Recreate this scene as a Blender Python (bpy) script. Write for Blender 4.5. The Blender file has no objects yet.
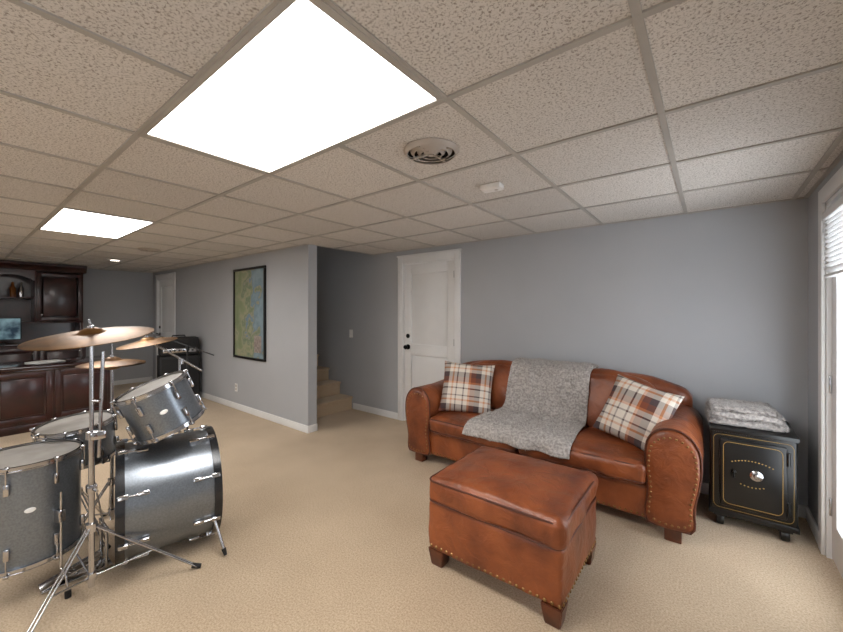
import bpy, bmesh, math, random
from mathutils import Vector, Matrix, noise
random.seed(3)
S=bpy.context.scene
S.view_settings.view_transform='Standard'
V=Vector
H=2.20
XR=0.53; XL=-8.97; YB=3.62; YM=2.57; YF=-2.6; XS=-3.68

# ---------------- materials ----------------
def lin(c):
    o=[]
    for v in c:
        v=v/255.0
        o.append(v/12.92 if v<=0.04045 else ((v+0.055)/1.055)**2.4)
    return (o[0],o[1],o[2],1)
def MAT(name,c,rough=0.5,metal=0.0,c2=None,nscale=8,nlo=0.35,nhi=0.65,bscale=None,bstr=0.2,bdist=0.01,coat=0,detail=4,sheen=0,aniso=0,emit=0):
    m=bpy.data.materials.new(name); m.use_nodes=True
    nt=m.node_tree; N=nt.nodes; L=nt.links
    b=N['Principled BSDF']
    b.inputs['Roughness'].default_value=rough
    b.inputs['Metallic'].default_value=metal
    if coat: b.inputs['Coat Weight'].default_value=coat; b.inputs['Coat Roughness'].default_value=0.15
    if sheen: b.inputs['Sheen Weight'].default_value=sheen
    tc=N.new('ShaderNodeTexCoord')
    if c2 is None: c2=tuple(v*0.93 for v in c)
    n=N.new('ShaderNodeTexNoise'); n.inputs['Scale'].default_value=nscale; n.inputs['Detail'].default_value=detail
    L.new(tc.outputs['Object'],n.inputs['Vector'])
    r=N.new('ShaderNodeValToRGB')
    r.color_ramp.elements[0].position=nlo; r.color_ramp.elements[0].color=lin(c2)
    r.color_ramp.elements[1].position=nhi; r.color_ramp.elements[1].color=lin(c)
    L.new(n.outputs['Fac'],r.inputs['Fac']); L.new(r.outputs['Color'],b.inputs['Base Color'])
    if emit: L.new(r.outputs['Color'],b.inputs['Emission Color']); b.inputs['Emission Strength'].default_value=emit
    if bscale:
        n2=N.new('ShaderNodeTexNoise'); n2.inputs['Scale'].default_value=bscale; n2.inputs['Detail'].default_value=5
        L.new(tc.outputs['Object'],n2.inputs['Vector'])
        bp=N.new('ShaderNodeBump'); bp.inputs['Strength'].default_value=bstr; bp.inputs['Distance'].default_value=bdist
        L.new(n2.outputs['Fac'],bp.inputs['Height']); L.new(bp.outputs['Normal'],b.inputs['Normal'])
    return m
def EMIT(name,c,s):
    m=bpy.data.materials.new(name); m.use_nodes=True
    nt=m.node_tree; b=nt.nodes['Principled BSDF']
    b.inputs['Base Color'].default_value=lin(c)
    b.inputs['Emission Color'].default_value=lin(c); b.inputs['Emission Strength'].default_value=s
    return m

m_wall=MAT('wall_paint',(176,178,182),0.75,c2=(172,174,178),nscale=1.5,bscale=180,bstr=0.08,bdist=0.002)
m_white=MAT('white_trim_paint',(234,234,234),0.4,c2=(228,228,228),nscale=3)
m_grid=MAT('ceiling_grid_paint',(182,177,170),0.5,nscale=4)
def leather_mat():
    m=MAT('cognac_leather',(154,84,46),0.37,c2=(92,44,26),nscale=4.5,nlo=0.3,nhi=0.66,detail=9)
    nt=m.node_tree;N=nt.nodes;L=nt.links;b=N['Principled BSDF']
    tc=N.new('ShaderNodeTexCoord')
    n1=N.new('ShaderNodeTexNoise'); n1.inputs['Scale'].default_value=11; n1.inputs['Detail'].default_value=3; n1.inputs['Distortion'].default_value=1.2
    v=N.new('ShaderNodeTexVoronoi'); v.inputs['Scale'].default_value=150
    L.new(tc.outputs['Object'],n1.inputs['Vector']); L.new(tc.outputs['Object'],v.inputs['Vector'])
    b1=N.new('ShaderNodeBump'); b1.inputs['Strength'].default_value=0.45; b1.inputs['Distance'].default_value=0.02
    b2=N.new('ShaderNodeBump'); b2.inputs['Strength'].default_value=0.25; b2.inputs['Distance'].default_value=0.002
    L.new(n1.outputs['Fac'],b1.inputs['Height']); L.new(v.outputs['Distance'],b2.inputs['Height'])
    L.new(b1.outputs['Normal'],b2.inputs['Normal']); L.new(b2.outputs['Normal'],b.inputs['Normal'])
    return m
m_leather=leather_mat()
m_leather_d=MAT('leather_piping',(88,44,26),0.5,nscale=20)
m_nail=MAT('antique_brass_nail',(150,115,75),0.35,0.9,nscale=30)
m_foot=MAT('dark_wood_foot',(104,54,30),0.35,c2=(76,38,22),nscale=14,coat=0.3)
m_cherry=MAT('dark_cherry_wood',(60,22,19),0.3,c2=(34,11,10),nscale=6,bscale=40,bstr=0.05,coat=0.35)
m_top=MAT('polished_dark_counter',(52,24,22),0.15,c2=(30,14,13),nscale=9,coat=0.6)
m_chrome=MAT('chrome',(198,198,201),0.15,1.0,nscale=5)
m_shell=MAT('silver_grey_lacquer',(134,141,149),0.32,0.82,c2=(120,127,136),nscale=120,coat=0.4)
m_head=MAT('drumhead_film',(158,154,148),0.45,c2=(124,118,110),nscale=6)
m_hoop=MAT('dark_hoop',(40,42,46),0.25,0.4,nscale=5,coat=0.4)
m_rubber=MAT('black_rubber',(22,22,23),0.7,nscale=30)
m_black=MAT('black_tolex',(24,24,26),0.6,c2=(16,16,18),nscale=60,bscale=300,bstr=0.3,bdist=0.002)
m_grille=MAT('amp_grille_cloth',(40,40,42),0.8,c2=(18,18,19),nscale=300)
m_safe=MAT('black_safe_enamel',(19,19,19),0.32,c2=(12,12,12),nscale=10,bscale=60,bstr=0.08,bdist=0.002)
m_gold=MAT('gold_pinstripe',(176,142,76),0.4,0.3,nscale=40)
m_blanket=MAT('grey_plush',(206,200,196),0.95,c2=(158,152,148),nscale=60,nlo=0.36,nhi=0.64,sheen=0.4)
m_blanket2=MAT('grey_faux_fur',(200,194,190),0.95,c2=(148,142,139),nscale=60,nlo=0.36,nhi=0.64,sheen=0.4)
m_bronze=MAT('cymbal_bronze',(150,110,64),0.40,0.9,c2=(78,54,32),nscale=7,nlo=0.32,nhi=0.68)
m_screen=MAT('lit_screen',(120,150,160),0.1,c2=(30,50,66),nscale=7,emit=0.5)
m_paper=MAT('white_paper',(225,225,222),0.7,nscale=10)
m_knob=MAT('black_knob_metal',(18,18,18),0.3,0.6,nscale=10)
m_frame=MAT('black_frame',(20,19,19),0.3,nscale=8)
m_plate=MAT('white_plastic',(242,241,238),0.35,nscale=8)
m_vent=MAT('beige_vent_metal',(186,176,166),0.45,0.0,nscale=8)
m_dark=MAT('dark_void',(12,12,12),0.9,nscale=4)
m_emit=EMIT('fluorescent_diffuser',(255,252,248),16.0)
m_can=EMIT('recessed_lamp_glow',(255,245,230),12.0)

def carpet_mat():
    m=bpy.data.materials.new('beige_carpet'); m.use_nodes=True
    nt=m.node_tree;N=nt.nodes;L=nt.links;b=N['Principled BSDF']
    b.inputs['Roughness'].default_value=0.95; b.inputs['Sheen Weight'].default_value=0.15
    tc=N.new('ShaderNodeTexCoord')
    n=N.new('ShaderNodeTexNoise'); n.inputs['Scale'].default_value=110; n.inputs['Detail'].default_value=6; n.inputs['Roughness'].default_value=0.78
    L.new(tc.outputs['Object'],n.inputs['Vector'])
    r=N.new('ShaderNodeValToRGB'); e=r.color_ramp.elements
    e[0].position=0.32; e[0].color=lin((152,130,104)); e[1].position=0.62; e[1].color=lin((216,197,170))
    k=e.new(0.47); k.color=lin((194,172,144))
    L.new(n.outputs['Fac'],r.inputs['Fac'])
    n3=N.new('ShaderNodeTexNoise'); n3.inputs['Scale'].default_value=2.2; n3.inputs['Detail'].default_value=3
    L.new(tc.outputs['Object'],n3.inputs['Vector'])
    r3=N.new('ShaderNodeValToRGB'); r3.color_ramp.elements[0].position=0.3; r3.color_ramp.elements[0].color=(0.86,0.84,0.82,1); r3.color_ramp.elements[1].position=0.7; r3.color_ramp.elements[1].color=(1,1,1,1)
    L.new(n3.outputs['Fac'],r3.inputs['Fac'])
    mx=N.new('ShaderNodeMixRGB'); mx.blend_type='MULTIPLY'; mx.inputs[0].default_value=1
    L.new(r.outputs['Color'],mx.inputs[1]); L.new(r3.outputs['Color'],mx.inputs[2]); L.new(mx.outputs[0],b.inputs['Base Color'])
    bp=N.new('ShaderNodeBump'); bp.inputs['Strength'].default_value=0.5; bp.inputs['Distance'].default_value=0.008
    L.new(n.outputs['Fac'],bp.inputs['Height']); L.new(bp.outputs['Normal'],b.inputs['Normal'])
    return m
m_carpet=carpet_mat()
def tile_mat():
    m=bpy.data.materials.new('fissured_ceiling_tile'); m.use_nodes=True
    nt=m.node_tree;N=nt.nodes;L=nt.links;b=N['Principled BSDF']
    b.inputs['Roughness'].default_value=0.9
    tc=N.new('ShaderNodeTexCoord')
    n=N.new('ShaderNodeTexNoise'); n.inputs['Scale'].default_value=125; n.inputs['Detail'].default_value=3; n.inputs['Roughness'].default_value=0.6; n.inputs['Distortion'].default_value=0.6
    L.new(tc.outputs['Object'],n.inputs['Vector'])
    r=N.new('ShaderNodeValToRGB'); e=r.color_ramp.elements
    e[0].position=0.34; e[0].color=lin((158,149,140)); e[1].position=0.50; e[1].color=lin((228,223,217))
    L.new(n.outputs['Fac'],r.inputs['Fac'])
    mp=N.new('ShaderNodeVectorMath'); mp.operation='ADD'; mp.inputs[1].default_value=(0.15,-1.12,0)
    L.new(tc.outputs['Object'],mp.inputs[0])
    sc=N.new('ShaderNodeVectorMath'); sc.operation='SCALE'; sc.inputs['Scale'].default_value=1/0.61
    L.new(mp.outputs[0],sc.inputs[0])
    fl=N.new('ShaderNodeVectorMath'); fl.operation='FLOOR'; L.new(sc.outputs[0],fl.inputs[0])
    wn=N.new('ShaderNodeTexWhiteNoise'); wn.noise_dimensions='2D'; L.new(fl.outputs[0],wn.inputs['Vector'])
    r2=N.new('ShaderNodeValToRGB'); r2.color_ramp.elements[0].color=(0.86,0.86,0.86,1); r2.color_ramp.elements[1].color=(1,1,1,1)
    L.new(wn.outputs['Value'],r2.inputs['Fac'])
    mx=N.new('ShaderNodeMixRGB'); mx.blend_type='MULTIPLY'; mx.inputs[0].default_value=1
    L.new(r.outputs['Color'],mx.inputs[1]); L.new(r2.outputs['Color'],mx.inputs[2]); L.new(mx.outputs[0],b.inputs['Base Color'])
    bp=N.new('ShaderNodeBump'); bp.inputs['Strength'].default_value=0.3; bp.inputs['Distance'].default_value=0.004
    L.new(r.outputs['Color'],bp.inputs['Height']); L.new(bp.outputs['Normal'],b.inputs['Normal'])
    return m
m_tile=tile_mat()
def plaid_mat():
    m=bpy.data.materials.new('plaid_fabric'); m.use_nodes=True
    nt=m.node_tree;N=nt.nodes;L=nt.links;b=N['Principled BSDF']; b.inputs['Roughness'].default_value=0.9
    tc=N.new('ShaderNodeTexCoord'); sp=N.new('ShaderNodeSeparateXYZ'); L.new(tc.outputs['Object'],sp.inputs[0])
    outs=[]
    for ax in ('X','Y'):
        a=N.new('ShaderNodeMath'); a.operation='MULTIPLY_ADD'; a.inputs[1].default_value=3.3; a.inputs[2].default_value=10.0+0.24
        L.new(sp.outputs[ax],a.inputs[0])
        f=N.new('ShaderNodeMath'); f.operation='FRACT'; L.new(a.outputs[0],f.inputs[0])
        r=N.new('ShaderNodeValToRGB'); cr=r.color_ramp; cr.interpolation='CONSTANT'
        cols=[(0,(226,216,204)),(0.14,(84,60,56)),(0.18,(226,216,204)),(0.30,(200,126,80)),(0.36,(128,70,48)),(0.51,(78,64,66)),(0.67,(226,216,204)),(0.78,(208,150,108)),(0.83,(226,216,204)),(0.92,(106,92,90)),(0.96,(226,216,204))]
        cr.elements[0].color=lin(cols[0][1]); cr.elements[1].position=cols[1][0]; cr.elements[1].color=lin(cols[1][1])
        for p,c in cols[2:]:
            k=cr.elements.new(p); k.color=lin(c)
        L.new(f.outputs[0],r.inputs['Fac']); outs.append(r)
    mx=N.new('ShaderNodeMixRGB'); mx.inputs[0].default_value=0.5
    L.new(outs[0].outputs[0],mx.inputs[1]); L.new(outs[1].outputs[0],mx.inputs[2]); L.new(mx.outputs[0],b.inputs['Base Color'])
    n=N.new('ShaderNodeTexNoise'); n.inputs['Scale'].default_value=250
    bp=N.new('ShaderNodeBump'); bp.inputs['Strength'].default_value=0.3; bp.inputs['Distance'].default_value=0.003
    L.new(tc.outputs['Object'],n.inputs['Vector']); L.new(n.outputs['Fac'],bp.inputs['Height']); L.new(bp.outputs['Normal'],b.inputs['Normal'])
    return m
m_plaid=plaid_mat()
def map_mat():
    m=bpy.data.materials.new('printed_map'); m.use_nodes=True
    nt=m.node_tree;N=nt.nodes;L=nt.links;b=N['Principled BSDF']; b.inputs['Roughness'].default_value=0.25
    tc=N.new('ShaderNodeTexCoord'); sp=N.new('ShaderNodeSeparateXYZ'); L.new(tc.outputs['Object'],sp.inputs[0])
    n=N.new('ShaderNodeTexNoise'); n.inputs['Scale'].default_value=5; n.inputs['Detail'].default_value=8
    L.new(tc.outputs['Object'],n.inputs['Vector'])
    a=N.new('ShaderNodeMath'); a.operation='MULTIPLY_ADD'; a.inputs[1].default_value=0.55; L.new(sp.outputs['X'],a.inputs[0]); L.new(n.outputs['Fac'],a.inputs[2])
    r=N.new('ShaderNodeValToRGB'); cr=r.color_ramp; cr.interpolation='LINEAR'
    cols=[(0.0,(112,128,96)),(0.34,(140,148,118)),(0.42,(160,158,132)),(0.50,(120,136,112)),(0.56,(158,152,134)),(0.575,(118,138,148)),(0.72,(138,156,164)),(1.0,(118,138,152))]
    cr.elements[0].color=lin(cols[0][1]); cr.elements[1].position=1.0; cr.elements[1].color=lin(cols[-1][1])
    for p,c in cols[1:-1]:
        k=cr.elements.new(p); k.color=lin(c)
    L.new(a.outputs[0],r.inputs['Fac']); L.new(r.outputs[0],b.inputs['Base Color'])
    return m
m_map=map_mat()
def glass_mat():
    m=bpy.data.materials.new('clear_pane'); m.use_nodes=True
    nt=m.node_tree;N=nt.nodes;L=nt.links
    for x in list(N): N.remove(x)
    o=N.new('ShaderNodeOutputMaterial'); t=N.new('ShaderNodeBsdfTransparent'); g=N.new('ShaderNodeBsdfGlossy'); g.inputs['Roughness'].default_value=0.02
    mx=N.new('ShaderNodeMixShader'); mx.inputs[0].default_value=0.06
    L.new(t.outputs[0],mx.inputs[1]); L.new(g.outputs[0],mx.inputs[2]); L.new(mx.outputs[0],o.inputs[0])
    return m
m_glass=glass_mat()

# ---------------- geometry helpers ----------------
def fin(name,bm,mat,parent=None,mtx=None,ang=35,recalc=True):
    if recalc: bmesh.ops.recalc_face_normals(bm,faces=bm.faces)
    me=bpy.data.meshes.new(name); bm.to_mesh(me); bm.free()
    for p in me.polygons: p.use_smooth=True
    me.set_sharp_from_angle(angle=math.radians(ang))
    o=bpy.data.objects.new(name,me); S.collection.objects.link(o)
    for mm in (mat if isinstance(mat,(list,tuple)) else [mat]): me.materials.append(mm)
    if parent: o.parent=parent
    if mtx is not None: o.matrix_local=mtx
    return o
def empty(name,loc=(0,0,0),rz=0):
    e=bpy.data.objects.new(name,None); e.empty_display_size=0.1; S.collection.objects.link(e)
    e.location=loc; e.rotation_euler=(0,0,rz); return e
def abox(bm,x0,x1,y0,y1,z0,z1,bev=0,seg=2,M=None):
    t=bmesh.new()
    bmesh.ops.create_cube(t,size=1)
    for v in t.verts:
        v.co=V(((x0+x1)/2+v.co.x*(x1-x0),(y0+y1)/2+v.co.y*(y1-y0),(z0+z1)/2+v.co.z*(z1-z0)))
    if bev>0: bmesh.ops.bevel(t,geom=list(t.edges),offset=bev,segments=seg,profile=0.5,affect='EDGES')
    merge(bm,t,M)
def merge(bm,t,M=None):
    me=bpy.data.meshes.new('tmp'); t.to_mesh(me); t.free()
    if M is not None: me.transform(M)
    bm.from_mesh(me); bpy.data.meshes.remove(me)
def box(name,x0,x1,y0,y1,z0,z1,mat,parent=None,bev=0,mtx=None):
    bm=bmesh.new(); abox(bm,x0,x1,y0,y1,z0,z1,bev); return fin(name,bm,mat,parent,mtx)
def sweep(bm,pts,r,seg=10,closed=False,rads=None):
    pts=[V(p) for p in pts]; n=len(pts); rings=[]
    up=None
    for i,p in enumerate(pts):
        if closed: d=(pts[(i+1)%n]-pts[i-1])
        else: d=pts[min(i+1,n-1)]-pts[max(i-1,0)]
        d.normalize()
        if up is None:
            up=V((0,0,1)) if abs(d.z)<0.9 else V((1,0,0))
        a=d.cross(up)
        if a.length<1e-4: a=d.cross(V((1,0.3,0)))
        a.normalize(); b=a.cross(d).normalized(); up=b
        rr=rads[i] if rads else r
        rings.append([bm.verts.new(p+a*math.cos(2*math.pi*k/seg)*rr+b*math.sin(2*math.pi*k/seg)*rr) for k in range(seg)])
    for i in range(n if closed else n-1):
        A=rings[i];B=rings[(i+1)%n]
        for k in range(seg): bm.faces.new((A[k],A[(k+1)%seg],B[(k+1)%seg],B[k]))
    if not closed:
        bm.faces.new(rings[0][::-1]); bm.faces.new(rings[-1])
def tube(bm,a,b,r,r2=None,seg=12):
    sweep(bm,[a,b],r,seg,rads=[r,r if r2 is None else r2])
def lathe(bm,prof,M=None,seg=48,closed_prof=False):
    t=bmesh.new(); rings=[]
    for (r,z) in prof:
        if r<1e-5: rings.append([t.verts.new((0,0,z))])
        else: rings.append([t.verts.new((r*math.cos(2*math.pi*k/seg),r*math.sin(2*math.pi*k/seg),z)) for k in range(seg)])
    n=len(rings)
    for i in range(n if closed_prof else n-1):
        A=rings[i];B=rings[(i+1)%n]
        for k in range(seg):
            k2=(k+1)%seg
            if len(A)==1 and len(B)==1: continue
            if len(A)==1: t.faces.new((A[0],B[k2],B[k]))
            elif len(B)==1: t.faces.new((A[k],A[k2],B[0]))
            else: t.faces.new((A[k],A[k2],B[k2],B[k]))
    bmesh.ops.recalc_face_normals(t,faces=t.faces)
    merge(bm,t,M)
def softbox(name,c,s,r,mat,parent,bulge=(0,0,0),wr=0,wf=4,n=22,mtx=None,fn=None):
    bm=bmesh.new(); bmesh.ops.create_cube(bm,size=2)
    bmesh.ops.subdivide_edges(bm,edges=list(bm.edges),cuts=n,use_grid_fill=True)
    h=V(s)*0.5; sd=random.random()*50
    for v in bm.verts:
        p=V([math.sin(max(-1,min(1,q))*math.pi/2) for q in v.co])
        q=V((p.x*h.x,p.y*h.y,p.z*h.z))
        inner=V([max(-(h[i]-r),min(h[i]-r,q[i])) for i in range(3)])
        d=q-inner
        if d.length>1e-9: d.normalize()
        q=inner+d*r
        bx=(1-p.y**2)*(1-p.z**2); by=(1-p.x**2)*(1-p.z**2); bz=(1-p.x**2)*(1-p.y**2)
        q+=V((bulge[0]*p.x*bx,bulge[1]*p.y*by,bulge[2]*p.z*bz))
        if fn: q=fn(q,p)
        if wr:
            a=noise.noise(q*wf+V((sd,0,0)))+0.5*noise.noise(q*wf*2.7+V((0,sd,0)))
            q+=d*a*wr
        v.co=q+V(c)
    return fin(name,bm,mat,parent,mtx,ang=60)
def rrect(hx,hy,r,n=6):
    out=[]
    for (cx,cy,a0) in ((hx-r,hy-r,0),(-hx+r,hy-r,90),(-hx+r,-hy+r,180),(hx-r,-hy+r,270)):
        for k in range(n+1):
            a=math.radians(a0+90*k/n); out.append((cx+r*math.cos(a),cy+r*math.sin(a)))
    return out
def catmull(pts,n=5,closed=True):
    out=[];m=len(pts)
    for i in range(m):
        p0,p1,p2,p3=[V(pts[(i+j)%m]) for j in (-1,0,1,2)]
        for k in range(n):
            t=k/n
            out.append(0.5*((2*p1)+(p2-p0)*t+(2*p0-5*p1+4*p2-p3)*t*t+(3*p1-p0-3*p2+p3)*t**3))
    return out
def dome(bm,p,nrm,r,seg=8):
    nrm=V(nrm).normalized(); M=Matrix.Translation(V(p))@V((0,0,1)).rotation_difference(nrm).to_matrix().to_4x4()
    lathe(bm,[(r,0),(r*0.8,r*0.35),(r*0.45,r*0.55),(0,r*0.62)],M,seg)
def rotm(x=0,y=0,z=0):
    return Matrix.Rotation(math.radians(z),4,'Z')@Matrix.Rotation(math.radians(y),4,'Y')@Matrix.Rotation(math.radians(x),4,'X')
def pile(name,samples,mat,parent,length=0.014,w=0.0013):
    """plush pile: thin tapered fibres rooted on the cloth. samples: list of (point, normal)"""
    vs=[];fs=[]
    for p,nr in samples:
        ln=V((noise.noise(p*22),noise.noise(p*22+V((9,0,0))),noise.noise(p*22+V((0,9,0)))))*1.5
        d=(nr+ln+V((random.uniform(-.4,.4),random.uniform(-.4,.4),random.uniform(-.4,.4)))).normalized()
        if d.dot(nr)<0.1: d=(d+nr).normalized()
        s=d.cross(V((random.uniform(-1,1),random.uniform(-1,1),random.uniform(-1,1)))).normalized()*w
        L_=length*random.uniform(0.6,1.2); k=len(vs)
        vs+= [p-s,p+s,p+d*L_]; fs.append((k,k+1,k+2))
    me=bpy.data.meshes.new(name); me.from_pydata([tuple(v) for v in vs],[],fs); me.materials.append(mat)
    o=bpy.data.objects.new(name,me); S.collection.objects.link(o); o.parent=parent; return o

# ---------------- room shell ----------------
box('floor',XL-0.12,XR+0.12,YF-0.12,YB+0.12,-0.1,0,m_carpet)
bm=bmesh.new()
abox(bm,XL,XR,YF,YM,H,H+0.04); abox(bm,XS,XR,YM,YB,H,H+0.04)
fin('ceiling',bm,m_tile)
PANELS=((-1.98,0.51),(-5.03,0.51),(-1.98,-1.93),(-5.03,-1.93),(-8.08,-1.93))  # panels behind the camera are unseen, added to even out the room light
bm=bmesh.new()
xs=[-0.15+0.61*k for k in range(-15,2)]; ys=[1.12+0.61*k for k in range(-7,4)]
for x in xs:
    if x<XL+0.02 or x>XR-0.02: continue
    cuts=sorted([py for px_,py in PANELS if px_+0.1<x<px_+1.12])
    y=YF
    for c in cuts:
        abox(bm,x-0.012,x+0.012,y,c,H-0.006,H+0.001); y=c+0.61
    abox(bm,x-0.012,x+0.012,y,(YB if x>XS else YM),H-0.006,H+0.001)
for y in ys:
    if y<YF: continue
    abox(bm,(XL if y<YM else XS),XR,y-0.012,y+0.012,H-0.0065,H+0.001)
for a in ((XS,XR,YB-0.022,YB),(XR-0.022,XR,YF,YB),(XL,XS,YM-0.022,YM),(XL,XL+0.022,YF,YM),(XS,XS+0.022,YM,YB)):
    abox(bm,a[0],a[1],a[2],a[3],H-0.007,H+0.001)
fin('trim_ceiling_grid',bm,m_grid)

DX0,DX1,DH=-3.125,-2.335,2.03
bm=bmesh.new()
abox(bm,-7.9,DX0,YB,YB+0.12,0,4.4); abox(bm,DX0,DX1,YB,YB+0.12,DH,4.4); abox(bm,DX1,XR+0.12,YB,YB+0.12,0,4.4)
fin('wall_back',bm,m_wall)
EX0,EX1=-8.68,-7.84
bm=bmesh.new()
abox(bm,EX1,XS,YM,YM+0.12,0,4.4); abox(bm,EX0,EX1,YM,YM+0.12,DH,H+0.05); abox(bm,XL-0.12,EX0,YM,YM+0.12,0,H+0.05)
fin('wall_stair_side',bm,m_wall)
bm=bmesh.new()
abox(bm,XS-0.02,XS+0.08,YM+0.12,YB,H+0.045,4.4)
abox(bm,-8.0,-7.9,YM+0.12,YB,0,4.4); abox(bm,-8.0,XS+0.08,YM,YB+0.12,4.4,4.5)
fin('wall_stairwell',bm,m_wall)
box('wall_left',XL-0.12,XL,YF-0.12,YM,0,H+0.05,m_wall)
box('wall_front',XL,XR+0.12,YF-0.12,YF,0,H+0.05,m_wall)
GY0,GY1,GH=2.16,3.13,2.05
bm=bmesh.new()
abox(bm,XR,XR+0.12,GY1,YB,0,H+0.05); abox(bm,XR,XR+0.12,GY0,GY1,GH,H+0.05)
abox(bm,XR,XR+0.12,-0.6,GY0,0,H+0.05); abox(bm,XR,XR+0.12,-2.0,-0.6,0,0.8); abox(bm,XR,XR+0.12,-2.0,-0.6,2.0,H+0.05); abox(bm,XR,XR+0.12,YF,-2.0,0,H+0.05)  # opening for the added, unseen fill window
fin('wall_right',bm,m_wall)

def base(name,x0,x1,y0,y1):
    bm=bmesh.new(); abox(bm,x0,x1,y0,y1,0,0.085,0.003); fin(name,bm,m_white)
base('baseboard_back',DX1+0.09,XR,YB-0.014,YB)
base('baseboard_back.001',-4.08,DX0-0.09,YB-0.014,YB)
base('baseboard_stair_side',EX1+0.09,XS+0.014,YM-0.014,YM)
base('baseboard_wall_end',XS,XS+0.014,YM,YM+0.12)
base('baseboard_right',XR-0.014,XR,GY1+0.09,YB-0.014)
base('baseboard_right.001',XR-0.014,XR,YF,GY0-0.09)
base('baseboard_left',XL,XL+0.014,YF,YM-0.014)

# ---------------- doors ----------------
def casing(name,x0,x1,h,y,w=0.085):
    bm=bmesh.new()
    abox(bm,x0-w,x0,y-0.018,y,0,h+w,0.004); abox(bm,x1,x1+w,y-0.018,y,0,h+w,0.004); abox(bm,x0,x1,y-0.018,y,h,h+w,0.004)
    abox(bm,x0-w-0.01,x1+w+0.01,y-0.026,y,h+w,h+w+0.02,0.003)
    abox(bm,x0,x0+0.012,y,y+0.11,0,h); abox(bm,x1-0.012,x1,y,y+0.11,0,h); abox(bm,x0,x1,y,y+0.11,h-0.012,h)
    fin(name,bm,m_white)
def paneldoor(name,x0,x1,h,y,knobside=-1):
    e=empty(name,(x0,y,0)); w=x1-x0
    g=0.015; st=0.115
    bm=bmesh.new()
    abox(bm,g,st,0.012,0.05,0.008,h-g,0.003); abox(bm,w-st,w-g,0.012,0.05,0.008,h-g,0.003)
    for z0,z1 in ((0.008,0.24),(0.86,1.0),(h-g-0.12,h-g)): abox(bm,st,w-st,0.012,0.05,z0,z1,0.003)
    fin('frame',bm,m_white,e)
    bm=bmesh.new()
    for z0,z1 in ((0.24,0.86),(1.0,h-g-0.12)):
        abox(bm,st-0.002,w-st+0.002,0.032,0.045,z0-0.002,z1+0.002)
        abox(bm,st+0.012,w-st-0.012,0.028,0.034,z0+0.012,z1-0.012,0.003)
    fin('panels',bm,m_white,e)
    kx=g+0.055 if knobside<0 else w-g-0.055
    bm=bmesh.new()
    M=Matrix.Translation((kx,0.012,0.96))@rotm(x=90)
    lathe(bm,[(0,0),(0.033,0),(0.033,0.006),(0.012,0.01),(0.011,0.035),(0.025,0.042),(0.029,0.055),(0.024,0.066),(0,0.07)],M,24)
    M=Matrix.Translation((kx,0.012,1.10))@rotm(x=90)
    lathe(bm,[(0,0),(0.028,0),(0.028,0.01),(0.02,0.016),(0,0.016)],M,24)
    fin('knob_and_deadbolt',bm,m_knob,e)
    bm=bmesh.new()
    hx=w-g if knobside<0 else g
    for z in (0.25,1.05,1.85): tube(bm,(hx,0.008,z-0.04),(hx,0.008,z+0.04),0.006)
    fin('hinges',bm,m_knob,e)
    return e
casing('trim_1',DX0,DX1,DH,YB); paneldoor('door_1',DX0,DX1,DH,YB,-1)
casing('trim_2',EX0,EX1,DH,YM); paneldoor('door_2',EX0,EX1,DH,YM,-1)

bm=bmesh.new(); w=0.085
abox(bm,XR-0.018,XR,GY0-w,GY0,0,GH+w,0.004); abox(bm,XR-0.018,XR,GY1,GY1+w,0,GH+w,0.004); abox(bm,XR-0.018,XR,GY0,GY1,GH,GH+w,0.004)
abox(bm,XR,XR+0.12,GY0,GY0+0.02,0,GH); abox(bm,XR,XR+0.12,GY1-0.02,GY1,0,GH); abox(bm,XR,XR+0.12,GY0,GY1,GH-0.02,GH)
fin('trim_3',bm,m_white)
e=empty('door_3',(XR+0.02,GY0,0))
bm=bmesh.new(); W=GY1-GY0
abox(bm,0,0.045,0.022,0.12,0.01,GH-0.025,0.003); abox(bm,0,0.045,W-0.12,W-0.022,0.01,GH-0.025,0.003)
abox(bm,0,0.045,0.12,W-0.12,0.01,0.22,0.003); abox(bm,0,0.045,0.12,W-0.12,GH-0.13,GH-0.025,0.003)
fin('frame',bm,m_white,e)
box('glass_pane',0.018,0.024,0.12,W-0.12,0.22,GH-0.13,m_glass,e)
bm=bmesh.new()
for z in (0.3,1.0,1.8): abox(bm,-0.012,0.004,W-0.034,W-0.014,z-0.05,z+0.05,0.002)
fin('hinges',bm,m_chrome,e)
bm=bmesh.new(); tube(bm,(0,0.07,0.96),(-0.05,0.07,0.96),0.012); tube(bm,(-0.05,0.07,0.96),(-0.05,0.18,0.96),0.009); fin('lever_handle',bm,m_chrome,e)
e=empty('window_blinds',(XR+0.018,GY0,0))
bm=bmesh.new()
abox(bm,-0.05,-0.004,0.09,W-0.09,GH-0.12,GH-0.08,0.003)
z=GH-0.145
while z>1.62:
    abox(bm,-0.045,-0.010,0.095,W-0.095,-0.0012,0.0012,0,M=Matrix.Translation((0,0,z))@Matrix.Translation((-0.027,0,0))@rotm(y=28)@Matrix.Translation((0.027,0,0))); z-=0.026
abox(bm,-0.042,-0.012,0.095,W-0.095,z-0.012,z+0.004,0.003)
fin('slats',bm,m_white,e)
e=empty('added_fill_window',(XR,-2.0,0.8))  # unseen window behind the camera, added to let in more daylight
bm=bmesh.new()
for a in ((0,0.06,0,1.2),(1.34,1.4,0,1.2),(0.06,1.34,0,0.06),(0.06,1.34,1.14,1.2),(0.06,1.34,0.58,0.62)): abox(bm,0.02,0.09,a[0],a[1],a[2],a[3],0.003)
fin('sash',bm,m_white,e); box('glass_pane',0.05,0.054,0.06,1.34,0.06,1.14,m_glass,e)

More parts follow.
